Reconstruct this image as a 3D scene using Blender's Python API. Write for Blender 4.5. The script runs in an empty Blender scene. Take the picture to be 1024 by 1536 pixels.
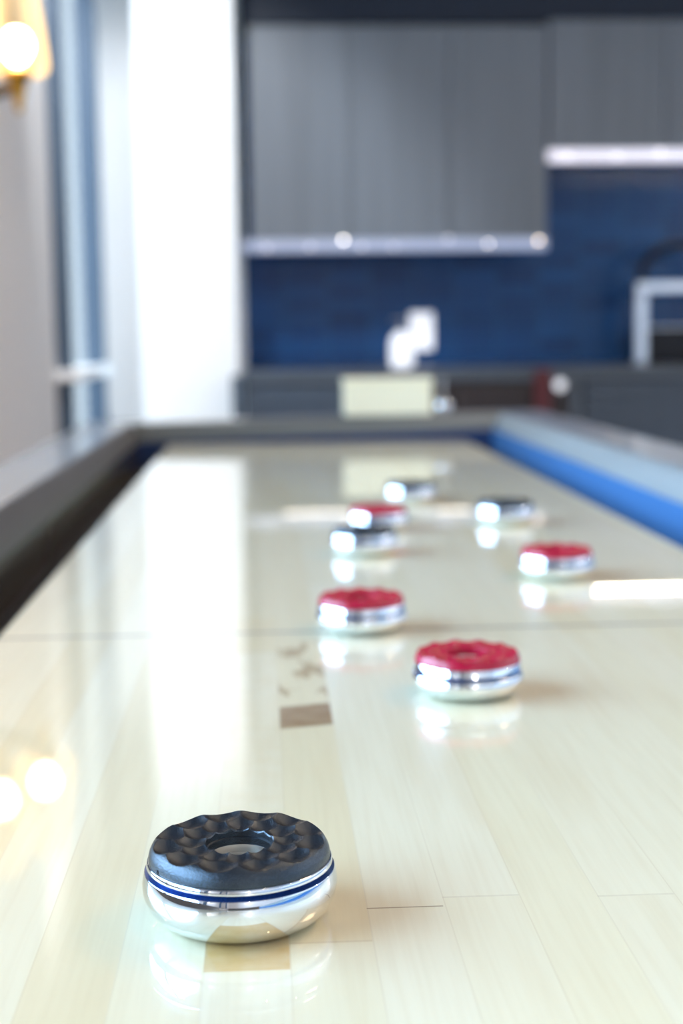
import bpy, bmesh, math, random
from mathutils import Vector, Matrix
random.seed(7)
PI = math.pi
scn = bpy.context.scene
COL = scn.collection

# ------------------------------------------------------------------ materials
def nodes_of(m):
    m.use_nodes = True
    return m.node_tree.nodes, m.node_tree.links

def mat(name, color, rough=0.5, metal=0.0, coat=0.0, coat_rough=0.03, spec=0.5, emit=None, strength=0.0, trans=0.0,
        noise=None, bump=None):
    """Principled material; noise=(scale xyz, amount, detail) varies the colour, bump=(scale, strength) roughens it."""
    m = bpy.data.materials.new(name)
    n, l = nodes_of(m)
    b = n['Principled BSDF']
    b.inputs['Base Color'].default_value = (*color, 1)
    b.inputs['Roughness'].default_value = rough
    b.inputs['Metallic'].default_value = metal
    b.inputs['Coat Weight'].default_value = coat
    b.inputs['Coat Roughness'].default_value = coat_rough
    b.inputs['Specular IOR Level'].default_value = spec
    b.inputs['Transmission Weight'].default_value = trans
    if emit:
        b.inputs['Emission Color'].default_value = (*emit, 1)
        b.inputs['Emission Strength'].default_value = strength
    tc = n.new('ShaderNodeTexCoord')
    if noise:
        mp = n.new('ShaderNodeMapping'); mp.inputs['Scale'].default_value = noise[0]
        nz = n.new('ShaderNodeTexNoise'); nz.inputs['Scale'].default_value = 1; nz.inputs['Detail'].default_value = noise[2]
        l.new(tc.outputs['Object'], mp.inputs['Vector']); l.new(mp.outputs['Vector'], nz.inputs['Vector'])
        mx = n.new('ShaderNodeMix'); mx.data_type = 'RGBA'
        a = noise[1]
        mx.inputs[6].default_value = (*[c * (1 - a) for c in color], 1)
        mx.inputs[7].default_value = (*[min(1, c * (1 + a)) for c in color], 1)
        l.new(nz.outputs['Fac'], mx.inputs[0]); l.new(mx.outputs[2], b.inputs['Base Color'])
    if bump:
        nb = n.new('ShaderNodeTexNoise'); nb.inputs['Scale'].default_value = bump[0]; nb.inputs['Detail'].default_value = 2
        l.new(tc.outputs['Object'], nb.inputs['Vector'])
        bp = n.new('ShaderNodeBump'); bp.inputs['Strength'].default_value = bump[1]
        bp.inputs['Distance'].default_value = bump[2] if len(bump) > 2 else 0.001
        l.new(nb.outputs['Fac'], bp.inputs['Height']); l.new(bp.outputs['Normal'], b.inputs['Normal'])
    return m

def emission(name, color, strength):
    m = bpy.data.materials.new(name)
    n, l = nodes_of(m)
    n.remove(n['Principled BSDF'])
    e = n.new('ShaderNodeEmission'); e.inputs[0].default_value = (*color, 1); e.inputs[1].default_value = strength
    l.new(e.outputs[0], n['Material Output'].inputs[0])
    return m

def glass_pane(name, tint=(0.93, 0.97, 1.0)):
    m = bpy.data.materials.new(name)
    n, l = nodes_of(m)
    n.remove(n['Principled BSDF'])
    t = n.new('ShaderNodeBsdfTransparent'); t.inputs[0].default_value = (*tint, 1)
    g = n.new('ShaderNodeBsdfGlossy'); g.inputs['Roughness'].default_value = 0.02
    f = n.new('ShaderNodeFresnel'); f.inputs[0].default_value = 1.45
    x = n.new('ShaderNodeMixShader')
    l.new(f.outputs[0], x.inputs[0]); l.new(t.outputs[0], x.inputs[1]); l.new(g.outputs[0], x.inputs[2])
    l.new(x.outputs[0], n['Material Output'].inputs[0])
    return m

class NB:
    """tiny math-node builder"""
    def __init__(s, m): s.n, s.l = nodes_of(m)
    def put(s, sock, v):
        if isinstance(v, (int, float)): sock.default_value = v
        else: s.l.new(v, sock)
    def m(s, op, a, b=None, c=None):
        q = s.n.new('ShaderNodeMath'); q.operation = op
        s.put(q.inputs[0], a)
        if b is not None: s.put(q.inputs[1], b)
        if c is not None: s.put(q.inputs[2], c)
        return q.outputs[0]
    def mix(s, f, a, b, blend='MIX'):
        q = s.n.new('ShaderNodeMix'); q.data_type = 'RGBA'; q.blend_type = blend
        s.put(q.inputs[0], f)
        for k, v in ((6, a), (7, b)):
            if isinstance(v, tuple): q.inputs[k].default_value = (*v, 1)
            else: s.l.new(v, q.inputs[k])
        return q.outputs[2]
    def comb(s, x, y, z=0.0):
        q = s.n.new('ShaderNodeCombineXYZ')
        for k, v in enumerate((x, y, z)): s.put(q.inputs[k], v)
        return q.outputs[0]
    def noise(s, vec, scale=1, detail=2):
        q = s.n.new('ShaderNodeTexNoise'); q.inputs['Scale'].default_value = scale; q.inputs['Detail'].default_value = detail
        s.l.new(vec, q.inputs['Vector']); return q.outputs['Fac']
    def white(s, vec):
        q = s.n.new('ShaderNodeTexWhiteNoise'); q.noise_dimensions = '3D'; s.l.new(vec, q.inputs['Vector']); return q.outputs['Value']
    def band(s, v, lo, hi, soft):
        a = s.n.new('ShaderNodeMapRange'); a.interpolation_type = 'SMOOTHSTEP'
        s.l.new(v, a.inputs[0]); a.inputs[1].default_value = lo - soft; a.inputs[2].default_value = lo + soft
        b = s.n.new('ShaderNodeMapRange'); b.interpolation_type = 'SMOOTHSTEP'
        s.l.new(v, b.inputs[0]); b.inputs[1].default_value = hi - soft; b.inputs[2].default_value = hi + soft
        return s.m('SUBTRACT', a.outputs[0], b.outputs[0])

def playfield_wood():
    """lacquered maple butcher block: 24 mm staves running down the table, random lengths and tones"""
    mt = bpy.data.materials.new('lacquered maple')
    q = NB(mt); b = q.n['Principled BSDF']
    tc = q.n.new('ShaderNodeTexCoord'); sp = q.n.new('ShaderNodeSeparateXYZ'); q.l.new(tc.outputs['Object'], sp.inputs[0])
    x, y = sp.outputs[0], sp.outputs[1]
    W, L = 0.0246, 1.35
    u = q.m('DIVIDE', q.m('ADD', x, 0.0613 + 20 * W), W)
    row = q.m('FLOOR', u); fu = q.m('FRACT', u)
    r1 = q.white(q.comb(row, 3.7))
    v = q.m('ADD', q.m('DIVIDE', q.m('ADD', y, 3.0), L), q.m('MULTIPLY', r1, 7.31))
    colm = q.m('FLOOR', v); fv = q.m('FRACT', v)
    tone = q.white(q.comb(row, colm, 1.3))
    tone2 = q.white(q.comb(row, colm, 8.1))
    c = q.mix(tone, (0.855, 0.795, 0.55), (0.885, 0.84, 0.635))
    c = q.mix(q.m('GREATER_THAN', tone2, 0.90), c, (0.83, 0.745, 0.49))
    off = q.m('MULTIPLY', tone, 31.0)
    g1 = q.noise(q.comb(q.m('MULTIPLY', x, 420), q.m('ADD', q.m('MULTIPLY', y, 14), off), off), 1, 4)
    g2 = q.noise(q.comb(q.m('MULTIPLY', x, 60), q.m('ADD', q.m('MULTIPLY', y, 6), off), off), 1, 3)
    c = q.mix(q.m('MULTIPLY', q.m('SUBTRACT', g1, 0.42), 0.55), c, (0.64, 0.52, 0.29))
    c = q.mix(q.m('MULTIPLY', q.m('MAXIMUM', q.m('SUBTRACT', g2, 0.50), 0.0), 1.0), c, (0.68, 0.55, 0.30))
    # wood marks seen in the photograph
    streak = q.noise(q.comb(q.m('MULTIPLY', x, 70), q.m('MULTIPLY', y, 90), 0.0), 1, 4)
    mott = q.noise(q.comb(q.m('MULTIPLY', x, 90), q.m('MULTIPLY', y, 26), 2.0), 1, 3)
    wob = q.m('ADD', y, q.m('MULTIPLY', x, -0.25))
    s1 = q.band(x, -0.0859, -0.0613, 0.0004)
    k1 = q.m('MULTIPLY', s1, q.band(wob, 0.655, 0.694, 0.003))
    c = q.mix(q.m('MULTIPLY', k1, q.m('ADD', 0.6, q.m('MULTIPLY', streak, 0.6))), c, (0.30, 0.17, 0.065))
    k2 = q.m('MULTIPLY', q.m('MULTIPLY', s1, q.band(wob, 0.70, 0.835, 0.008)), q.band(mott, 0.56, 0.9, 0.05))
    c = q.mix(q.m('MULTIPLY', k2, 0.8), c, (0.42, 0.28, 0.12))
    k3 = q.m('MULTIPLY', q.band(x, -0.1105, -0.0859, 0.0004), q.band(y, 0.384, 0.445, 0.0006))
    k4 = q.m('MULTIPLY', q.band(x, -0.1105, -0.0859, 0.0004), q.band(y, 0.384, 0.90, 0.0006))
    c = q.mix(q.m('MULTIPLY', k4, q.m('MULTIPLY', streak, 0.45)), c, (0.74, 0.56, 0.26))
    c = q.mix(q.m('MULTIPLY', k3, q.m('ADD', 0.30, q.m('MULTIPLY', streak, 0.8))), c, (0.62, 0.38, 0.10))
    seam = q.m('LESS_THAN', fu, 0.018)
    c = q.mix(q.m('MULTIPLY', seam, 0.16), c, (0.45, 0.33, 0.17))
    jt = q.m('LESS_THAN', fv, 0.0009)
    c = q.mix(q.m('MULTIPLY', jt, 0.2), c, (0.40, 0.30, 0.17))
    j2 = q.m('MULTIPLY', q.band(x, -0.0613, -0.0373, 0.0002), q.band(y, 0.4249, 0.4257, 0.0001))
    c = q.mix(q.m('MULTIPLY', j2, 0.75), c, (0.30, 0.22, 0.12))
    line = q.band(y, 0.8470, 0.8520, 0.0005)
    c = q.mix(q.m('MULTIPLY', line, 0.85), c, (0.24, 0.22, 0.19))
    # hairline scratches in the lacquer
    q.l.new(c, b.inputs['Base Color'])
    b.inputs['Roughness'].default_value = 0.35
    b.inputs['Coat Weight'].default_value = 1.0
    b.inputs['Coat Roughness'].default_value = 0.012
    b.inputs['Coat IOR'].default_value = 1.55
    return mt

def tile_material():
    m = bpy.data.materials.new('glazed blue tile')
    q = NB(m); b = q.n['Principled BSDF']
    tc = q.n.new('ShaderNodeTexCoord'); sp = q.n.new('ShaderNodeSeparateXYZ'); q.l.new(tc.outputs['Object'], sp.inputs[0])
    br = q.n.new('ShaderNodeTexBrick')
    q.l.new(q.comb(sp.outputs[0], sp.outputs[2]), br.inputs['Vector'])
    br.offset = 0.0
    br.inputs['Scale'].default_value = 1.0
    br.inputs['Brick Width'].default_value = 0.17
    br.inputs['Row Height'].default_value = 0.055
    br.inputs['Mortar Size'].default_value = 0.003
    br.inputs['Color1'].default_value = (0.003, 0.042, 0.165, 1)
    br.inputs['Color2'].default_value = (0.006, 0.078, 0.27, 1)
    br.inputs['Mortar'].default_value = (0.015, 0.10, 0.26, 1)
    q.l.new(br.outputs['Color'], b.inputs['Base Color'])
    b.inputs['Roughness'].default_value = 0.25
    b.inputs['Specular IOR Level'].default_value = 0.3
    nz = q.noise(q.comb(q.m('MULTIPLY', sp.outputs[0], 3), 0.0, q.m('MULTIPLY', sp.outputs[2], 45)), 1, 2)
    bp = q.n.new('ShaderNodeBump'); bp.inputs['Strength'].default_value = 0.35; bp.inputs['Distance'].default_value = 0.004
    q.l.new(nz, bp.inputs['Height']); q.l.new(bp.outputs['Normal'], b.inputs['Normal'])
    return m

def shade_glass():
    """thin amber glass: partly clear, with a warm glow of its own"""
    m = bpy.data.materials.new('amber glass shade')
    n, l = nodes_of(m); n.remove(n['Principled BSDF'])
    t = n.new('ShaderNodeBsdfTransparent'); t.inputs[0].default_value = (1.0, 0.90, 0.72, 1)
    e = n.new('ShaderNodeEmission'); e.inputs[0].default_value = (1.0, 0.66, 0.30, 1); e.inputs[1].default_value = 2.2
    lw = n.new('ShaderNodeLayerWeight'); lw.inputs[0].default_value = 0.62
    x = n.new('ShaderNodeMixShader'); l.new(lw.outputs['Facing'], x.inputs[0])
    l.new(t.outputs[0], x.inputs[1]); l.new(e.outputs[0], x.inputs[2]); l.new(x.outputs[0], n['Material Output'].inputs[0])
    return m

M = {
    'wood': playfield_wood(),
    'tile': tile_material(),
    'rail': mat('dark stained rail wood', (0.030, 0.021, 0.017), 0.40, coat=1.0, coat_rough=0.13, noise=((60, 4, 60), 0.5, 4)),
    'rail_top': mat('grey satin rail top', (0.33, 0.345, 0.36), 0.40, coat=0.8, coat_rough=0.12, noise=((60, 4, 60), 0.18, 4)),  # flat top, greyer and paler than the rest of the rail
    'rail_shaded': mat('shaded satin rail bevel', (0.060, 0.056, 0.056), 0.45, coat=0.4, coat_rough=0.3, noise=((60, 4, 60), 0.3, 4)),  # bevel copy with shade put into its colour
    'rail_lit': mat('window lit satin rail bevel', (0.175, 0.195, 0.20), 0.5, coat=0.3, coat_rough=0.4, noise=((60, 4, 60), 0.15, 4)),  # bevel copy with window light put into its colour
    'rail_end': mat('half lit satin rail bevel', (0.13, 0.145, 0.14), 0.45, coat=0.4, coat_rough=0.3, noise=((4, 60, 60), 0.3, 4)),  # far bevel copy, its middling light put into the colour
    'painted_sky': mat('blue felt', (0.024, 0.105, 0.26), 0.95, noise=((300, 300, 300), 0.2, 2)),  # blue window light painted on the right rail's inner face
    'painted_sky_dark': mat('navy felt', (0.012, 0.035, 0.11), 0.95, noise=((300, 300, 300), 0.2, 2)),  # dimmer blue window light painted on the far rail's inner face
    'carpet': mat('dark gutter carpet', (0.02, 0.02, 0.024), 0.95, bump=(900, 0.5)),
    'chrome': mat('polished chrome', (0.80, 0.835, 0.87), 0.035, 1.0, noise=((40, 40, 40), 0.03, 2)),
    'black': mat('black textured plastic', (0.006, 0.007, 0.010), 0.25, spec=1.0, noise=((900, 900, 900), 0.6, 2), bump=(2200, 0.45, 0.0004)),
    'painted_groove': mat('blue black collar', (0.03, 0.10, 0.33), 0.30, 0.75, spec=0.6, noise=((1500, 1500, 1500), 0.75, 3)),  # sky reflection in the chrome groove, painted as blue
    'red': mat('crimson plastic', (0.40, 0.0012, 0.030), 0.25, spec=0.55, noise=((200, 200, 200), 0.08, 2)),
    'disc': mat('brushed metal disc', (0.50, 0.50, 0.43), 0.55, 0.1, noise=((8, 300, 8), 0.15, 3)),
    'wall': mat('warm white wall paint', (0.86, 0.84, 0.83), 0.7, noise=((3, 3, 3), 0.02, 2), bump=(400, 0.05)),
    'white': mat('bright white paint', (0.93, 0.94, 0.95), 0.55, noise=((3, 3, 3), 0.01, 2)),
    'ceil': mat('grey ceiling paint', (0.34, 0.34, 0.36), 0.8, noise=((2, 2, 2), 0.02, 2)),
    'floor': mat('grey oak floor', (0.22, 0.19, 0.16), 0.4, noise=((3, 40, 3), 0.3, 4)),
    'frame': mat('slate blue window frame', (0.055, 0.09, 0.14), 0.45, noise=((5, 5, 5), 0.06, 2)),
    'glass': glass_pane('window glass'),
    'cab': mat('grey woodgrain cabinet', (0.185, 0.218, 0.262), 0.42, noise=((26, 26, 1.2), 0.28, 3)),
    'cab_dark': mat('dark grey panel', (0.04, 0.04, 0.05), 0.6, noise=((6, 6, 6), 0.2, 2)),  # plain dark grey for the hidden plates of the light strips
    'slate': mat('slate blue base cabinet', (0.070, 0.100, 0.145), 0.45, noise=((20, 20, 2), 0.2, 3)),
    'brown': mat('dark brown panel', (0.035, 0.027, 0.030), 0.5, noise=((20, 20, 2), 0.3, 3)),
    'navy': mat('dark navy paint', (0.006, 0.020, 0.048), 0.5, noise=((8, 8, 8), 0.2, 2)),
    'counter': mat('dark stone counter', (0.09, 0.115, 0.15), 0.3, noise=((30, 30, 30), 0.3, 4)),
    'steel': mat('brushed steel', (0.62, 0.66, 0.72), 0.28, 1.0, noise=((10, 200, 10), 0.08, 3)),
    'lightrail': mat('glowing aluminium light rail', (0.42, 0.46, 0.58), 0.35, 0.6, emit=(0.50, 0.64, 1.0), strength=0.20),  # faint glow put into the metal for the light it reflects
    'lightrail_b': mat('bright glowing aluminium light rail', (0.80, 0.80, 0.86), 0.35, 0.5, emit=(0.86, 0.84, 1.0), strength=0.52),  # stronger glow put into the metal for reflected light
    'led': emission('led', (1.0, 0.93, 0.86), 9.0),
    'led_warm': emission('warm led', (1.0, 0.80, 0.58), 7.0),
    'led_dim': emission('dim led', (0.95, 0.92, 1.0), 2.6),
    'led_bar': emission('led bar', (1.0, 0.88, 0.66), 60.0),
    'led_bar_dim': emission('dim led bar', (1.0, 0.88, 0.76), 4.0),
    'brass': mat('aged brass', (0.62, 0.36, 0.07), 0.28, 1.0, noise=((60, 60, 60), 0.15, 2)),
    'bronze': mat('dark bronze', (0.05, 0.04, 0.035), 0.4, 0.8, noise=((60, 60, 60), 0.2, 2)),
    'bulb': emission('glowing bulb', (1.0, 0.80, 0.48), 45.0),
    'shade': shade_glass(),
    'glow_white': mat('glowing white plastic', (0.90, 0.91, 0.95), 0.3, emit=(0.85, 0.9, 1.0), strength=0.6, noise=((8, 8, 8), 0.02, 2)),  # glow added so the white pieces look brightly lit
    'pump': mat('grey pump plastic', (0.30, 0.33, 0.38), 0.4, noise=((30, 30, 30), 0.1, 2)),
    'cream': mat('cream painted box', (0.94, 0.90, 0.66), 0.5, noise=((12, 12, 12), 0.04, 2)),
    'towel': mat('dull red cloth', (0.15, 0.045, 0.055), 0.9, noise=((90, 90, 90), 0.2, 2)),
    'black_metal': mat('matte black metal', (0.018, 0.02, 0.026), 0.45, 0.6, noise=((40, 40, 40), 0.2, 2)),
    'downlight': emission('downlight lens', (1.0, 0.68, 0.38), 330.0),
    'downlight_white': emission('white downlight lens', (1.0, 0.93, 0.86), 130.0),
}

M['black'].node_tree.nodes['Principled BSDF'].inputs['Specular Tint'].default_value = (0.66, 0.83, 1.0, 1)

# ------------------------------------------------------------------ geometry helpers
def obj(name, bm, material, parent=None, smooth=False, angle=None):
    me = bpy.data.meshes.new(name)
    bmesh.ops.recalc_face_normals(bm, faces=bm.faces)
    bm.to_mesh(me); bm.free()
    me.materials.append(material)
    if smooth:
        for p in me.polygons: p.use_smooth = True
        if angle is not None: me.set_sharp_from_angle(angle=angle)
    o = bpy.data.objects.new(name, me); COL.objects.link(o)
    if parent: o.parent = parent
    return o

def thing(name, label, cat, loc=(0, 0, 0), group=None):
    o = bpy.data.objects.new(name, None); COL.objects.link(o)
    o.empty_display_size = 0.05
    o.location = loc; o['label'] = label; o['category'] = cat
    if group: o['group'] = group
    return o

def tag(o, label, cat, group=None):
    o['label'] = label; o['category'] = cat
    if group: o['group'] = group
    return o

def struct(o, label=None, cat=None):
    o['kind'] = 'structure'
    if label: o['label'] = label
    if cat: o['category'] = cat
    return o

def add_box(bm, a, b, bevel=0.0, seg=2):
    a = Vector(a); b = Vector(b)
    r = bmesh.ops.create_cube(bm, size=1)
    vs = r['verts']
    for v in vs:
        v.co = Vector(((a.x + b.x) / 2 + v.co.x * (b.x - a.x), (a.y + b.y) / 2 + v.co.y * (b.y - a.y), (a.z + b.z) / 2 + v.co.z * (b.z - a.z)))
    if bevel:
        es = list({e for v in vs for e in v.link_edges})
        bmesh.ops.bevel(bm, geom=es, offset=bevel, segments=seg, profile=0.5, affect='EDGES')
    return bm

def box(a, b, bevel=0.0, seg=2):
    return add_box(bmesh.new(), a, b, bevel, seg)

def sheet(x, y0, y1, z0, z1):
    bm = bmesh.new()
    bm.faces.new([bm.verts.new(p) for p in ((x, y0, z0), (x, y1, z0), (x, y1, z1), (x, y0, z1))])
    return bm

def lathe_bm(prof, n=64, bm=None, origin=(0, 0, 0), closed_top=True):
    bm = bm or bmesh.new()
    ox, oy, oz = origin
    rings = []
    for r, z in prof:
        if r < 1e-7: rings.append([bm.verts.new((ox, oy, oz + z))])
        else: rings.append([bm.verts.new((ox + r * math.cos(2 * PI * k / n), oy + r * math.sin(2 * PI * k / n), oz + z)) for k in range(n)])
    for A, B in zip(rings, rings[1:]):
        for k in range(n):
            k2 = (k + 1) % n
            if len(A) == 1 and len(B) == 1: continue
            if len(A) == 1: bm.faces.new((A[0], B[k2], B[k]))
            elif len(B) == 1: bm.faces.new((A[k], A[k2], B[0]))
            else: bm.faces.new((A[k], A[k2], B[k2], B[k]))
    return bm

def tube_bm(pts, r, n=12, bm=None):
    bm = bm or bmesh.new()
    pts = [Vector(p) for p in pts]
    rad = r if isinstance(r, (list, tuple)) else [r] * len(pts)
    rings = []
    up = Vector((0, 0, 1))
    prev = None
    for i, p in enumerate(pts):
        d = (pts[min(i + 1, len(pts) - 1)] - pts[max(i - 1, 0)]).normalized()
        if prev is None:
            a = d.cross(up) if abs(d.dot(up)) < 0.95 else d.cross(Vector((1, 0, 0)))
        else:
            a = prev - d * prev.dot(d)
        a.normalize(); prev = a
        b = d.cross(a)
        rings.append([bm.verts.new(p + (a * math.cos(2 * PI * k / n) + b * math.sin(2 * PI * k / n)) * rad[i]) for k in range(n)])
    for A, B in zip(rings, rings[1:]):
        for k in range(n):
            bm.faces.new((A[k], A[(k + 1) % n], B[(k + 1) % n], B[k]))
    bm.faces.new(rings[0]); bm.faces.new(list(reversed(rings[-1])))
    return bm

def spline(pts, per=6):
    """Catmull-Rom through 2-D profile points"""
    out = []
    P = [pts[0]] + list(pts) + [pts[-1]]
    for i in range(1, len(P) - 2):
        p0, p1, p2, p3 = P[i - 1], P[i], P[i + 1], P[i + 2]
        for k in range(per):
            t = k / per
            out.append(tuple(0.5 * (2 * p1[j] + (p2[j] - p0[j]) * t + (2 * p0[j] - 5 * p1[j] + 4 * p2[j] - p3[j]) * t * t
                                    + (3 * p1[j] - p0[j] - 3 * p2[j] + p3[j]) * t ** 3) for j in range(2)))
    out.append(tuple(pts[-1]))
    return out

# ------------------------------------------------------------------ pucks
def chrome_body_bm(prof_mm, hole):
    pr = spline(prof_mm, 5)
    zt = prof_mm[-1][1]
    if hole is None: pr = [(0, 0.0), (prof_mm[0][0] * 0.7, 0.0)] + pr
    else: pr = pr + [(hole, zt), (hole, zt - 2.6), (0, zt - 2.6)]
    return lathe_bm([(r / 1000, z / 1000) for r, z in pr], 128)

def cap_bm(skirt, R, z_bottom, z_out, z_in, hole, rho_o, rho_i, co, ci, nth=288, ph=0.0):
    """moulded cap: skirt, then two rings of twelve scooped dimples round a central hole"""
    sk = spline(skirt, 8)
    rt, zt = sk[-1]
    prof = list(sk)
    nr = 72
    for k in range(1, nr + 1):
        prof.append((rt + (hole - rt) * k / nr, zt))
    cs = [(co * math.cos(2 * PI * (k + 0.5) / 12 + ph), co * math.sin(2 * PI * (k + 0.5) / 12 + ph), z_out, rho_o) for k in range(12)]
    cs += [(ci * math.cos(2 * PI * k / 12 + ph), ci * math.sin(2 * PI * k / 12 + ph), z_in, rho_i) for k in range(12)]
    bm = bmesh.new(); rings = []
    for j, (r, z) in enumerate(prof):
        ring = []
        for k in range(nth):
            a = 2 * PI * k / nth
            x, y = r * math.cos(a), r * math.sin(a)
            zz = z
            if r < 0.985 * R or j > len(sk) * 0.4:
                carve = min(c[2] + (d2 / (2 * c[3])) for c in cs for d2 in [(x - c[0]) ** 2 + (y - c[1]) ** 2])
                zz = min(z, carve)
            ring.append(bm.verts.new((x / 1000, y / 1000, zz / 1000)))
        rings.append(ring)
    zh = z_bottom
    for r, z in ((hole - 0.25, None), (hole - 0.3, zh + 2.4), (hole - 0.9, zh + 2.2), (hole - 1.0, zh)):
        ring = []
        for k in range(nth):
            a = 2 * PI * k / nth
            zz = rings[-1][k].co.z - 0.0004 if z is None else z / 1000
            ring.append(bm.verts.new((r * math.cos(a) / 1000, r * math.sin(a) / 1000, zz)))
        rings.append(ring)
    for A, B in zip(rings, rings[1:]):
        for k in range(nth):
            bm.faces.new((A[k], A[(k + 1) % nth], B[(k + 1) % nth], B[k]))
    return bm

def tab_bm(r, z, ang):
    bm = bmesh.new()
    bmesh.ops.create_uvsphere(bm, u_segments=10, v_segments=8, radius=0.0007)
    for v in bm.verts:
        v.co = Matrix.Rotation(ang, 3, 'Z') @ Vector((v.co.x * 0.8 + r, v.co.y * 0.9, v.co.z * 1.1 + z))
    return bm

def make_puck(label, loc, tall, cap_mat, group=None, rot=0.0):
    t = thing('shuffleboard_puck', label, 'puck', loc, group)
    t.rotation_euler.z = rot
    if tall:
        R = 27.9
        prof = [(20, 0.0), (22.4, 0.25), (25.6, 2.0), (28.2, 4.8), (29.6, 8.0), (30.0, 11.0), (29.8, 13.2), (29.3, 15.5), (29.1, 15.7)]
        neck = [(29.1, 15.7), (28.0, 15.95), (26.9, 16.4), (26.5, 16.9)]
        rim = [(26.5, 16.9), (28.2, 17.1), (28.6, 17.4), (28.3, 18.7), (27.6, 18.95)]
        skirt = [(27.0, 18.9), (27.75, 18.95), (27.95, 19.4), (27.6, 21.3), (26.8, 23.0), (26.1, 23.9), (25.4, 24.5), (24.6, 24.85), (23.9, 24.9)]
        zo, zi, ro, ri, hole, co, ci = 22.35, 22.0, 7.6, 6.4, 10.7, 22.5, 14.5
    else:
        R = 26.3
        prof = [(18.6, 0.0), (20.8, 0.25), (24, 1.8), (26.5, 4.2), (27.6, 6.6), (27.8, 8.4), (27.5, 10.0), (27.1, 10.9), (26.9, 11.15)]
        neck = [(26.9, 11.15), (26.2, 11.4), (25.0, 12.1), (24.8, 12.5)]
        rim = [(24.8, 12.5), (26.4, 12.6), (27.0, 12.9), (27.0, 13.4), (26.3, 16.2), (25.9, 16.6)]
        skirt = [(25.6, 16.5), (26.2, 16.55), (26.4, 16.9), (26.1, 18.2), (25.5, 19.8), (25.0, 20.7), (24.5, 21.4), (23.7, 21.8), (23.0, 21.9)]
        zo, zi, ro, ri, hole, co, ci = 19.6, 19.4, 8.0, 7.0, 10.9, 21.6, 14.2
    zt = rim[-1][1]
    body = obj('chrome_body', chrome_body_bm(prof, None), M['chrome'], t, True, math.radians(50))
    obj('painted_groove', lathe_bm([(r / 1000, z / 1000) for r, z in spline(neck, 4)], 128), M['painted_groove'], t, True)
    obj('rim', chrome_body_bm(rim, hole - 1.1), M['chrome'], t, True, math.radians(50))
    cap = obj('cap', cap_bm(skirt, R, zt - 0.05, zo, zi, hole, ro, ri, co, ci), cap_mat, t, True, math.radians(15))
    obj('center_disc', lathe_bm([(0, (zt - 2.3) / 1000), ((hole - 1.5) / 1000, (zt - 2.3) / 1000), ((hole - 1.3) / 1000, (zt - 2.55) / 1000)], 64), M['disc'], t, True)
    if tall:
        for a in (-2.62, 0.25):
            obj('retaining_tab', tab_bm(0.0279, 0.0196, a), cap_mat, cap, True)
    return t

def copy_thing(src, label, loc, rot, group):
    c = src.copy(); COL.objects.link(c)
    c.location = loc; c.rotation_euler.z = rot; c['label'] = label; c['group'] = group
    for ch in list(src.children):
        d = ch.copy(); COL.objects.link(d); d.parent = c
        for g in ch.children:
            e = g.copy(); COL.objects.link(e); e.parent = d
    return c

make_puck('black-topped shuffleboard puck nearest the camera, sharp dimpled cap on a chrome body', (-0.1005, 0.4235, 0.0003), True, M['black'], 'black pucks on the table')
RG, BG = 'red pucks on the table', 'black pucks on the table'
red = make_puck('largest of the red-topped pucks, right of the middle, closest to the black one in front', (0.0085, 0.692, 0.0003), False, M['red'], RG, 0.12)
copy_thing(red, 'red-topped puck standing alone just beyond the dark cross line, left of the centre', (-0.0335, 0.850 + 0.003, 0.0003), 0.5, RG)
copy_thing(red, 'red-topped puck nearest the right rail, beside a bright streak of reflected light', (0.1225, 1.027, 0.0003), 0.3, RG)
copy_thing(red, 'red-topped puck farthest away, partly hidden behind a black puck', (0.0130, 1.302, 0.0003), 0.9, RG)
blk = make_puck('black-topped puck directly in front of the farthest red puck', (-0.0100, 1.160, 0.0003), False, M['black'], BG, 0.2)
copy_thing(blk, 'black-topped puck on the far right, behind the red puck by the right rail', (0.1365, 1.333, 0.0003), 0.7, BG)
copy_thing(blk, 'farthest puck of all, black-topped, alone toward the far end of the table', (0.0655, 1.523, 0.0003), 0.4, BG)

# ------------------------------------------------------------------ the table
PW, PY0, PY1 = 0.254, -0.55, 2.42
GUT = 0.055
tb = thing('shuffleboard_table', 'long shuffleboard table with glossy pale maple playfield and dark wooden rails', 'table', (0, 0, -0.85))
def tobj(name, bm, m, **k):
    """part given in room coordinates, hung under the table's empty"""
    o = obj(name, bm, m, tb, **k)
    o.location = (0, 0, 0.85)
    return o
tobj('playfield', box((-PW, PY0, -0.045), (PW, PY1, 0.0), 0.0015, 2), M['wood'])
tobj('gutter_bed', box((-PW - GUT - 0.02, PY0 - GUT, -0.075), (PW + GUT + 0.02, PY1 + GUT + 0.02, -0.045)), M['carpet'])
ZT = {'FL': 0.032, 'FR': 0.042, 'NL': 0.030, 'NR': 0.042}
ZB = {'FL': 0.001, 'FR': 0.014, 'NL': -0.006, 'NR': 0.013}
def rail_profile(c):
    zt, zb = ZT[c], ZB[c]
    p = [(GUT, -0.0745), (GUT, zb - 0.006), (GUT + 0.0012, zb)]
    for k in range(1, 6):
        t = k / 6
        p.append((GUT + 0.001 + 0.016 * (t ** 1.15), zb + (zt - zb) * (1 - (1 - t) ** 1.25) * 0.97))
    p += [(GUT + 0.019, zt), (GUT + 0.098, zt), (GUT + 0.104, zt - 0.006), (GUT + 0.104, -0.16), (GUT + 0.03, -0.16), (GUT + 0.03, -0.0745)]
    return p
def corner_pos(c, off, z):
    sx = -1 if c[1] == 'L' else 1
    return (sx * (PW + off), (PY1 + off) if c[0] == 'F' else (PY0 - off), z)
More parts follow.
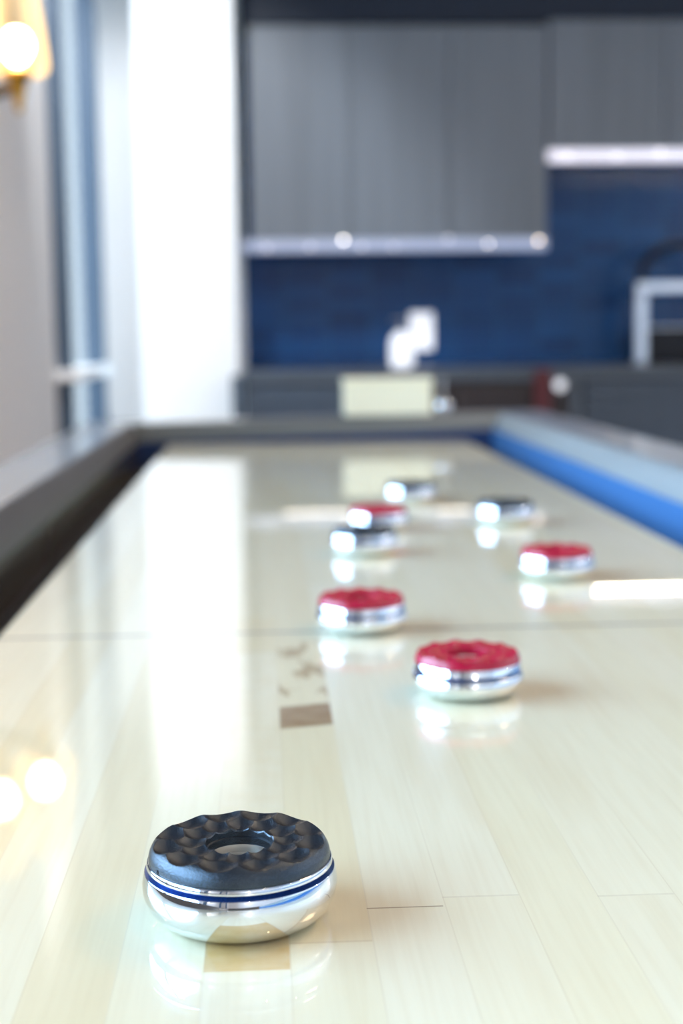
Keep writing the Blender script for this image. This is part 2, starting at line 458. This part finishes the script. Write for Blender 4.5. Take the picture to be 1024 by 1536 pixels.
def rail_bm(c1, c2, bevel=1):
    bm = bmesh.new()
    A = [bm.verts.new(corner_pos(c1, *p)) for p in rail_profile(c1)]
    B = [bm.verts.new(corner_pos(c2, *p)) for p in rail_profile(c2)]
    n = len(A)
    for k in range(n):
        f = bm.faces.new((A[k], A[(k + 1) % n], B[(k + 1) % n], B[k]))
        if 8 <= k <= 9: f.material_index = 1
        elif 2 <= k <= 7: f.material_index = bevel
    bm.faces.new(A); bm.faces.new(list(reversed(B)))
    return bm
def sky_strip_bm(c1, c2, t=0.0012):  # thin strip added to carry the painted window light
    bm = bmesh.new()
    pr = []
    for c in (c1, c2):
        zb = ZB[c]
        q = [(GUT - t, -0.0445), (GUT - t, zb - 0.001), (GUT - 0.0002, zb + 0.0005), (GUT - 0.0002, -0.0445)]
        pr.append([bm.verts.new(corner_pos(c, *p)) for p in q])
    A, B = pr
    for k in range(4):
        bm.faces.new((A[k], A[(k + 1) % 4], B[(k + 1) % 4], B[k]))
    bm.faces.new(A); bm.faces.new(list(reversed(B)))
    return bm
for c1, c2, nm in (('NL', 'FL', 'side_rail'), ('FR', 'NR', 'side_rail'), ('FL', 'FR', 'end_rail'), ('NR', 'NL', 'end_rail')):
    r = tobj(nm, rail_bm(c1, c2, 2), M['rail'], smooth=True, angle=math.radians(35))
    r.data.materials.append(M['rail_top']); r.data.materials.append({'FL': M['rail_end'], 'FR': M['rail_lit']}.get(c1, M['rail_shaded']))
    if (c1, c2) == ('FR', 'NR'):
        f = obj('painted_sky_strip', sky_strip_bm(c1, c2), M['painted_sky'], r); f['label'] = 'bright blue window light painted on the rail face'
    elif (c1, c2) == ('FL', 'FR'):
        f = obj('painted_sky_strip', sky_strip_bm(c1, c2), M['painted_sky_dark'], r); f['label'] = 'navy window light painted on the rail face'
tobj('table_body', box((-0.33, PY0 + 0.02, -0.26), (0.33, PY1 - 0.02, -0.077), 0.006), M['rail'])
for sx in (-1, 1):
    for yy in (-0.2, 2.1):
        bm = box((sx * 0.25 - 0.07, yy - 0.09, -0.82), (sx * 0.25 + 0.07, yy + 0.09, -0.262), 0.008)
        add_box(bm, (sx * 0.25 - 0.085, yy - 0.105, -0.85), (sx * 0.25 + 0.085, yy + 0.105, -0.80), 0.006)
        tobj('leg', bm, M['rail'])

# cream box and chrome shaker on the far rail
bx = thing('box', 'cream rectangular box resting on the far end rail of the table', 'box', (0.128, 2.534, 0.0388))
obj('box_body', box((-0.078, -0.03, 0.0), (0.078, 0.03, 0.054), 0.004, 3), M['cream'], bx)
obj('lid', box((-0.0795, -0.0315, 0.0542), (0.0795, 0.0315, 0.066), 0.003, 3), M['cream'], bx)
sh = thing('shaker', 'small round chrome shaker on the far rail at the right end of the cream box', 'shaker', (0.227, 2.522, 0.0396))
obj('shaker_bowl', lathe_bm(spline([(0.0001, 0), (0.006, 0.0003), (0.0135, 0.006), (0.016, 0.0145), (0.0135, 0.023), (0.007, 0.028), (0.004, 0.030)], 5) + [(0, 0.030)], 40), M['chrome'], sh, True)
obj('shaker_spout', tube_bm([(0, 0, 0.030), (0, 0, 0.052), (0.001, 0, 0.066)], [0.0028, 0.0022, 0.0016], 10), M['steel'], sh, True)

# ------------------------------------------------------------------ the room
XL, XR, YB, YF, ZF, ZC = -0.75, 3.6, 5.75, -2.6, -0.85, 1.95
struct(obj('floor', box((XL - 0.06, YF - 0.15, ZF - 0.1), (XR + 0.15, YB + 0.15, ZF)), M['floor']))
struct(obj('ceiling', box((XL - 0.06, YF - 0.15, ZC), (XR + 0.15, YB + 0.15, ZC + 0.1)), M['ceil']))
struct(obj('wall_back', box((XL - 0.012, YB, ZF), (XR + 0.15, YB + 0.15, ZC)), M['tile']), 'blue glazed tile wall', 'wall')
struct(obj('wall_right', box((XR, YF - 0.15, ZF), (XR + 0.15, YB, ZC)), M['wall']))
struct(obj('wall_front', box((XL, YF - 0.15, ZF), (XR, YF, ZC)), M['wall']))
# left wall with a wide window beside the table and a narrow one further on
W1 = (-2.2, 2.25, -0.25, 1.75)
W2 = (4.60, 5.50, ZF + 0.05, 1.90)
bm = bmesh.new()
X0 = XL - 0.06
for a, b in (((X0, YF - 0.15, ZF), (XL, W1[0], ZC)), ((X0, W1[0], ZF), (XL, W1[1], W1[2])), ((X0, W1[0], W1[3]), (XL, W1[1], ZC)),
             ((X0, W1[1], ZF), (XL, W2[0], ZC)), ((X0, W2[0], ZF), (XL, W2[1], W2[2])), ((X0, W2[0], W2[3]), (XL, W2[1], ZC)), ((XL - 0.012, W2[1], ZF), (XL, YB, ZC))):
    add_box(bm, a, b)
struct(obj('wall_left', bm, M['wall']))
# white painted wall strip behind the column
struct(obj('trim_1', box((XL, YB - 0.012, ZF), (-0.16, YB - 0.0005, ZC)), M['white']))
# window 1
w1 = struct(thing('window_1', 'wide bright window with dark frame beside the table', 'window', (XL - 0.03, 0, 0)))
bm = bmesh.new()
y0, y1, z0, z1 = W1
xa, xb = -0.03, 0.03
add_box(bm, (xa, y0, z0), (xb, y1, z0 + 0.05)); add_box(bm, (xa, y0, z1 - 0.05), (xb, y1, z1))
for k in range(6):
    yy = y0 + (y1 - y0) * k / 5
    yy = min(max(yy, y0 + 0.025), y1 - 0.025)
    add_box(bm, (xa, yy - 0.025, z0 + 0.05), (xb, yy + 0.025, z1 - 0.05))
obj('window_frame', bm, M['frame'], w1)
obj('pane', sheet(-0.002, y0 + 0.05, y1 - 0.05, z0 + 0.05, z1 - 0.05), M['glass'], w1)
# window 2: narrow, two dark jambs, pale sill board
w2 = struct(thing('window_2', 'narrow window with slate blue jambs beside the white column', 'window', (XL, 0, 0)))
y0, y1, z0, z1 = W2
obj('jamb', box((-0.05, y0, z0), (0.050, y0 + 0.05, z1), 0.003), M['frame'], w2)
obj('jamb', box((-0.012, y1 - 0.06, z0), (0.060, y1, z1), 0.003), M['frame'], w2)
bm = box((-0.05, y0 + 0.05, z0), (-0.001, y1 - 0.06, z0 + 0.05)); add_box(bm, (-0.05, y0 + 0.05, z1 - 0.05), (-0.001, y1 - 0.06, z1))
obj('window_frame', bm, M['frame'], w2)
obj('pane', sheet(-0.010, y0 + 0.05, y1 - 0.06, z0 + 0.05, z1 - 0.05), M['glass'], w2)
obj('sill', box((-0.009, y0 - 0.04, 0.050), (0.085, y1 + 0.03, 0.085), 0.004), M['white'], w2)

# navy soffit above the wall cabinets
struct(obj('trim_2', box((-0.16, 5.50, 1.345), (XR, YB - 0.0005, ZC)), M['navy']), 'dark navy soffit above the wall cabinets', 'soffit')

# the bright white column
c = obj('wall_column', box((-0.525, 5.20, ZF), (-0.180, 5.52, ZC), 0.006, 2), M['white'])
struct(c, 'bright white column', 'column')

# ------------------------------------------------------------------ wall sconce
sc = thing('wall_sconce', 'brass two-lamp wall sconce with glowing amber glass shades on the left wall', 'lamp', (XL, 3.05, 0.640))
obj('back_plate', lathe_bm([(0, 0.0005), (0.05, 0.0005), (0.055, 0.006), (0.05, 0.014), (0, 0.016)], 40), M['bronze'], sc, True, math.radians(40)).rotation_euler = (0, PI / 2, 0)
for AX, AY in ((0.165, 0.0), (0.094, -0.122)):
    arm = obj('arm', tube_bm([(0.012, AY * 0.1, 0.0), (AX * 0.45, AY * 0.45, 0.030), (AX * 0.82, AY * 0.82, 0.052), (AX, AY, 0.056), (AX, AY, 0.075)], 0.012, 12), M['bronze'], sc, True)
    obj('socket', lathe_bm([(0, 0.004), (0.007, 0.008), (0.010, 0.03), (0.015, 0.052), (0.022, 0.074), (0.032, 0.082), (0.032, 0.090), (0.016, 0.098), (0, 0.099)], 28, origin=(AX, AY, 0.0)), M['brass'], arm, True, math.radians(40))
    pr = spline([(0.030, 0.091), (0.054, 0.086), (0.061, 0.094), (0.062, 0.11), (0.056, 0.165), (0.046, 0.225), (0.036, 0.28), (0.028, 0.30)], 6)
    shd = obj('lamp_shade', lathe_bm(pr, 48, origin=(AX, AY, 0.0)), M['shade'], arm, True)
    obj('bulb', lathe_bm(spline([(0.0001, 0.104), (0.014, 0.108), (0.028, 0.130), (0.029, 0.148), (0.017, 0.168), (0.0001, 0.173)], 5), 24, origin=(AX, AY, 0.0)), M['bulb'], shd, True)

# ------------------------------------------------------------------ kitchen wall
def upper_cabinet(label, x0, x1, z0, z1, nd):
    t = thing('wall_cabinet', label, 'cabinet', (x0, 5.42, z0), 'grey wall cabinets')
    w, h = x1 - x0, z1 - z0
    obj('carcass', box((0, 0.0, 0), (w, 0.327, h), 0.002), M['cab'], t)
    for k in range(nd):
        a = w * k / nd + 0.0015; b = w * (k + 1) / nd - 0.0015
        obj('door', box((a, -0.022, 0.0), (b, -0.001, h), 0.002), M['cab'], t)
    return t
upper_cabinet('long grey wall cabinet hanging low beside the white column', -0.125, 0.985, 0.5421, 1.315, 3)
upper_cabinet('shorter grey wall cabinet at the right, its underside stepped up', 0.990, 2.75, 0.8661, 1.335, 4)
def light_rail(label, x0, x1, z, m, spots, bar, barm, bz):
    t = thing('light_strip', label, 'light strip', (x0, 5.40, z))
    obj('channel', box((0, 0, 0), (x1 - x0, 0.03, 0.045), 0.002), m, t)
    for x, zz, lm, r in spots:
        bm = bmesh.new(); bmesh.ops.create_uvsphere(bm, u_segments=14, v_segments=10, radius=r)
        for v in bm.verts: v.co = Vector((v.co.x + x - x0, v.co.y * 0.6 - 0.002, v.co.z + zz - z))
        obj('led', bm, lm, t, True)
    obj('mounting_plate', box((0, 0.0301, 0.0385), (x1 - x0, 0.348, 0.0452)), M['cab_dark'], t)
    for a, b in bar:
        hd = obj('led_shield', box((a - x0, 0.2013, bz - 0.001), (b - x0, 0.23, bz + 0.0125), 0.001), M['cab_dark'], t)  # opaque backing added to keep the bar's light off the tiles
        obj('led_bar', box((a - x0, 0.2003, bz), (b - x0, 0.2012, bz + 0.012)), barm, hd)
    return t
light_rail('thin bluish light strip under the long wall cabinet', -0.165, 0.985, 0.4965, M['lightrail'],
           [(0.216, 0.538, M['led'], 0.0060), (0.954, 0.530, M['led_warm'], 0.0060), (0.762, 0.521, M['led'], 0.0038), (0.610, 0.540, M['led_dim'], 0.0050),
            (0.404, 0.512, M['led_dim'], 0.0040), (0.285, 0.513, M['led_dim'], 0.0045), (0.091, 0.515, M['led_dim'], 0.0050), (-0.071, 0.512, M['led_dim'], 0.0050)],
           [(-0.02, 0.30), (0.47, 0.72)], M['led_bar_dim'], 0.014)
light_rail('bright white light strip under the stepped-up cabinet at the right', 0.990, 2.75, 0.8205, M['lightrail_b'],
           [(1.059, 0.838, M['led_dim'], 0.0065), (1.248, 0.838, M['led_dim'], 0.0065), (1.413, 0.853, M['led_dim'], 0.0075)],
           [(1.20, 2.7)], M['led_bar'], 0.0255)

# counter and base units
tag(obj('countertop', box((-0.165, 5.07, 0.015), (3.0, 5.745, 0.060), 0.004), M['counter']), 'dark stone countertop along the blue tiled wall', 'countertop')
def base_unit(label, x0, x1, m, nd, handle=False):
    t = thing('base_cabinet', label, 'cabinet', (x0, 5.11, ZF), 'base cabinets')
    w, h = x1 - x0, 0.864
    obj('carcass', box((0, 0.0, 0.0), (w, 0.62, h), 0.002), m, t)
    for k in range(nd):
        a = w * k / nd + 0.002; b = w * (k + 1) / nd - 0.002
        bm = box((a, -0.020, 0.10), (b, -0.001, h - 0.006), 0.002)
        d = obj('door', bm, m, t)
        # raised stiles round a flat field
        bm = bmesh.new()
        for p in (((a, -0.028, 0.10), (a + 0.055, -0.0201, h - 0.006)), ((b - 0.055, -0.028, 0.10), (b, -0.0201, h - 0.006)),
                  ((a + 0.055, -0.028, h - 0.066), (b - 0.055, -0.0201, h - 0.006)), ((a + 0.055, -0.028, 0.10), (b - 0.055, -0.0201, 0.16))):
            add_box(bm, *p)
        obj('door_frame', bm, m, d)
    return t
base_unit('slate blue base cabinet with framed door at the left end of the counter', -0.160, 0.215, M['slate'], 1)
base_unit('dark brown base unit under the middle of the counter', 0.218, 1.000, M['brown'], 2)
base_unit('wide slate base cabinet at the right end of the counter', 1.065, 3.0, M['slate'], 3)
tag(obj('end_panel', box((-0.205, 5.06, ZF), (-0.167, 5.192, 0.045), 0.003), M['slate']), 'narrow slate end panel against the foot of the white column', 'panel')
tag(obj('filler_post', box((1.006, 5.09, ZF), (1.059, 5.14, 0.013), 0.003), M['counter']), 'narrow dark filler post between brown unit and wide slate cabinet', 'post')
tw = bmesh.new()
add_box(tw, (0.875, 5.055, -0.17), (0.935, 5.0695, 0.055), 0.004)
hk = thing('cabinet_knob', 'round knob coloured as a pale glint on the counter front beside the red cloth', 'knob', (0.966, 5.054, -0.002))
bm = bmesh.new(); bmesh.ops.create_uvsphere(bm, u_segments=20, v_segments=12, radius=0.020)
for v in bm.verts: v.co.y *= 0.7; v.co.y -= 0.0
obj('knob', bm, M['glow_white'], hk, True)  # pale glowing colour stands in for a glint on chrome
obj('stem', tube_bm([(0, 0.012, 0), (0, 0.026, 0)], 0.006, 12), M['steel'], hk, True)
tag(obj('towel', tw, M['towel']), 'dull red cloth hanging from the counter edge beside the pale knob', 'towel')

# outlet plate, soap bottle, faucet
op = thing('outlet_plate', 'white wall plate on the blue tiles above the counter', 'outlet', (0.5456, 5.7495, 0.197))
obj('plate', box((-0.047, -0.008, -0.075), (0.047, 0.0, 0.075), 0.003, 2), M['glow_white'], op)
for s in (-1, 1):
    obj('socket', box((-0.017, -0.0095, s * 0.030 - 0.014), (0.017, -0.0081, s * 0.030 + 0.014), 0.0006), M['glow_white'], op)
sb = thing('soap_bottle', 'white soap bottle with grey pump standing on the counter', 'bottle', (0.443, 5.50, 0.0602))
obj('bottle_body', lathe_bm(spline([(0.0001, 0), (0.038, 0.001), (0.045, 0.010), (0.046, 0.07), (0.043, 0.105), (0.028, 0.128), (0.014, 0.135)], 5) + [(0, 0.136)], 40), M['glow_white'], sb, True)
bm = lathe_bm([(0, 0.136), (0.016, 0.136), (0.016, 0.152), (0.005, 0.154), (0.005, 0.175), (0.010, 0.176), (0.010, 0.184), (0, 0.185)], 24)
tube_bm([(0, 0, 0.180), (-0.035, -0.01, 0.180), (-0.04, -0.011, 0.172)], 0.004, 8, bm)
obj('pump', bm, M['pump'], sb, True, math.radians(40))
fc = thing('kitchen_faucet', 'square-armed steel kitchen faucet with a black arched hose at the right', 'faucet', (1.380, 5.52, 0.0602))
bm = box((-0.026, -0.026, 0.0), (0.020, 0.026, 0.275), 0.004)
obj('post', bm, M['steel'], fc)
obj('spout', box((-0.026, -0.024, 0.2752), (0.40, 0.024, 0.315), 0.004), M['steel'], fc)
arc = [(0, 0.0, 0.315)] + [(0.15 - 0.15 * math.cos(PI * k / 14), 0.0, 0.34 + 0.115 * math.sin(PI * k / 14)) for k in range(15)] + [(0.30, 0, 0.317)]
obj('hose', tube_bm(arc, 0.017, 12), M['black_metal'], fc, True)
ap = thing('kitchen_appliance', 'low black appliance on the counter behind the steel faucet', 'appliance', (1.56, 5.66, 0.0602))
obj('housing', box((-0.14, -0.075, 0.0), (0.26, 0.075, 0.135), 0.012, 3), M['black_metal'], ap)
obj('top_plate', box((-0.13, -0.065, 0.1352), (0.25, 0.065, 0.145), 0.003), M['steel'], ap)

# ------------------------------------------------------------------ ceiling lights (seen in reflections)
spots = [(0.55, 0.2), (1.5, 0.3), (0.5, 1.6), (1.5, 1.7), (0.55, 3.0), (1.6, 3.1), (2.6, 0.4), (2.6, 1.8), (2.6, 3.2), (0.9, -1.0), (2.0, -1.1)]
first = None
for k, (x, y) in enumerate(spots):
    if first is None:
        t = thing('ceiling_downlight', '', 'light', (x, y, ZC))
        obj('trim_ring', lathe_bm([(0.032, 0), (0.046, -0.001), (0.048, -0.006), (0.036, -0.010), (0.030, -0.004)], 32), M['white'], t, True)
        obj('lens', lathe_bm([(0.0, -0.004), (0.029, -0.004), (0.030, -0.001)], 32), M['downlight'], t)
        first = t
    else:
        t = copy_thing(first, '', (x, y, ZC), 0, 'ceiling downlights')
    t['label'] = 'round recessed downlight in the ceiling'
    t['group'] = 'ceiling downlights'

first = None
for x, y, z in ((3.1, 1.1, 0.72), (3.2, 2.9, 0.85), (0.45, -2.3, 0.62)):
    lab = {1.1: 'bare-bulb pendant lamp hanging right of the table, nearer the camera', 2.9: 'bare-bulb pendant lamp hanging right of the table, nearer the kitchen',
           -2.3: 'bare-bulb pendant lamp hanging behind the camera'}[y]
    t = thing('pendant_lamp', lab, 'lamp', (x, y, ZC), 'pendant lamps')
    d = z - ZC
    obj('cord', tube_bm([(0, 0, -0.0005), (0, 0, d + 0.09)], 0.004, 8), M['black_metal'], t)
    obj('socket', lathe_bm([(0, d + 0.092), (0.016, d + 0.09), (0.020, d + 0.07), (0.020, d + 0.036), (0, d + 0.035)], 20), M['brass'], t)
    bm = bmesh.new(); bmesh.ops.create_uvsphere(bm, u_segments=20, v_segments=12, radius=0.034)
    for v in bm.verts: v.co.z += d
    obj('bulb', bm, M['downlight_white'], t, True)

# ------------------------------------------------------------------ light
def area(name, loc, rot, sx, sy, power, color):
    d = bpy.data.lights.new(name, 'AREA'); d.shape = 'RECTANGLE'; d.size = sx; d.size_y = sy
    d.energy = power; d.color = color
    o = bpy.data.objects.new(name, d); COL.objects.link(o); o.location = loc; o.rotation_euler = rot
    return o
# overcast sky outside the two windows
area('sky_light_wide', (XL - 0.22, (W1[0] + W1[1]) / 2, (W1[2] + W1[3]) / 2), (0, -PI / 2, 0), W1[3] - W1[2], W1[1] - W1[0], 320, (0.45, 0.70, 1.0))
area('sky_light_narrow', (XL - 0.22, (W2[0] + W2[1]) / 2, 0.6), (0, -PI / 2, 0), 2.5, 0.9, 14, (0.70, 0.86, 1.0))
# unseen warm fill lights added under the ceiling
area('warm_fill', (1.7, 1.2, ZC - 0.02), (0, 0, 0), 0.6, 0.6, 13, (1.0, 0.66, 0.38))
area('near_fill', (0.9, -1.8, ZC - 0.02), (0, 0, 0), 2.4, 1.2, 3, (1.0, 0.86, 0.66))
sp = bpy.data.lights.new('column_fill_spot', 'SPOT'); sp.energy = 100; sp.spot_size = math.radians(64); sp.spot_blend = 0.6; sp.shadow_soft_size = 0.08; sp.color = (0.96, 0.98, 1.0)  # unseen spot added to brighten the white column
so = bpy.data.objects.new('column_fill_spot', sp); COL.objects.link(so); so.location = (-0.52, 3.7, ZC - 0.05)
so.rotation_euler = (Vector((-0.42, 5.2, 0.55)) - Vector(so.location)).to_track_quat('-Z', 'Y').to_euler()

w = bpy.data.worlds.new('sky'); scn.world = w; w.use_nodes = True
w.node_tree.nodes['Background'].inputs[0].default_value = (0.80, 0.92, 1.0, 1)
w.node_tree.nodes['Background'].inputs[1].default_value = 1.2

# ------------------------------------------------------------------ camera
cd = bpy.data.cameras.new('camera'); cam = bpy.data.objects.new('camera', cd); COL.objects.link(cam)
pitch, yaw, roll = 0.1223, 0.0530, -0.0124
F = Vector((math.sin(yaw) * math.cos(pitch), math.cos(yaw) * math.cos(pitch), -math.sin(pitch)))
R0 = Vector((math.cos(yaw), -math.sin(yaw), 0)); U0 = R0.cross(F)
Rv = math.cos(roll) * R0 + math.sin(roll) * U0; Uv = -math.sin(roll) * R0 + math.cos(roll) * U0
cam.matrix_world = Matrix(((Rv.x, Uv.x, -F.x, -0.0902), (Rv.y, Uv.y, -F.y, 0.0), (Rv.z, Uv.z, -F.z, 0.1774), (0, 0, 0, 1)))
cd.sensor_fit = 'VERTICAL'; cd.sensor_height = 36.0; cd.lens = 36.0 * 2133 / 1536
cd.clip_start = 0.01
cd.dof.use_dof = True; cd.dof.focus_distance = 0.452; cd.dof.aperture_fstop = 7.9; cd.dof.aperture_blades = 0
scn.camera = cam

scn.view_settings.view_transform = 'Standard'
scn.view_settings.look = 'None'
scn.view_settings.exposure = 0.34
scn.cycles.use_denoising = True
scn.cycles.max_bounces = 10
scn.cycles.diffuse_bounces = 5
scn.cycles.glossy_bounces = 6
scn.cycles.sample_clamp_indirect = 30.0
scn.cycles.caustics_reflective = True
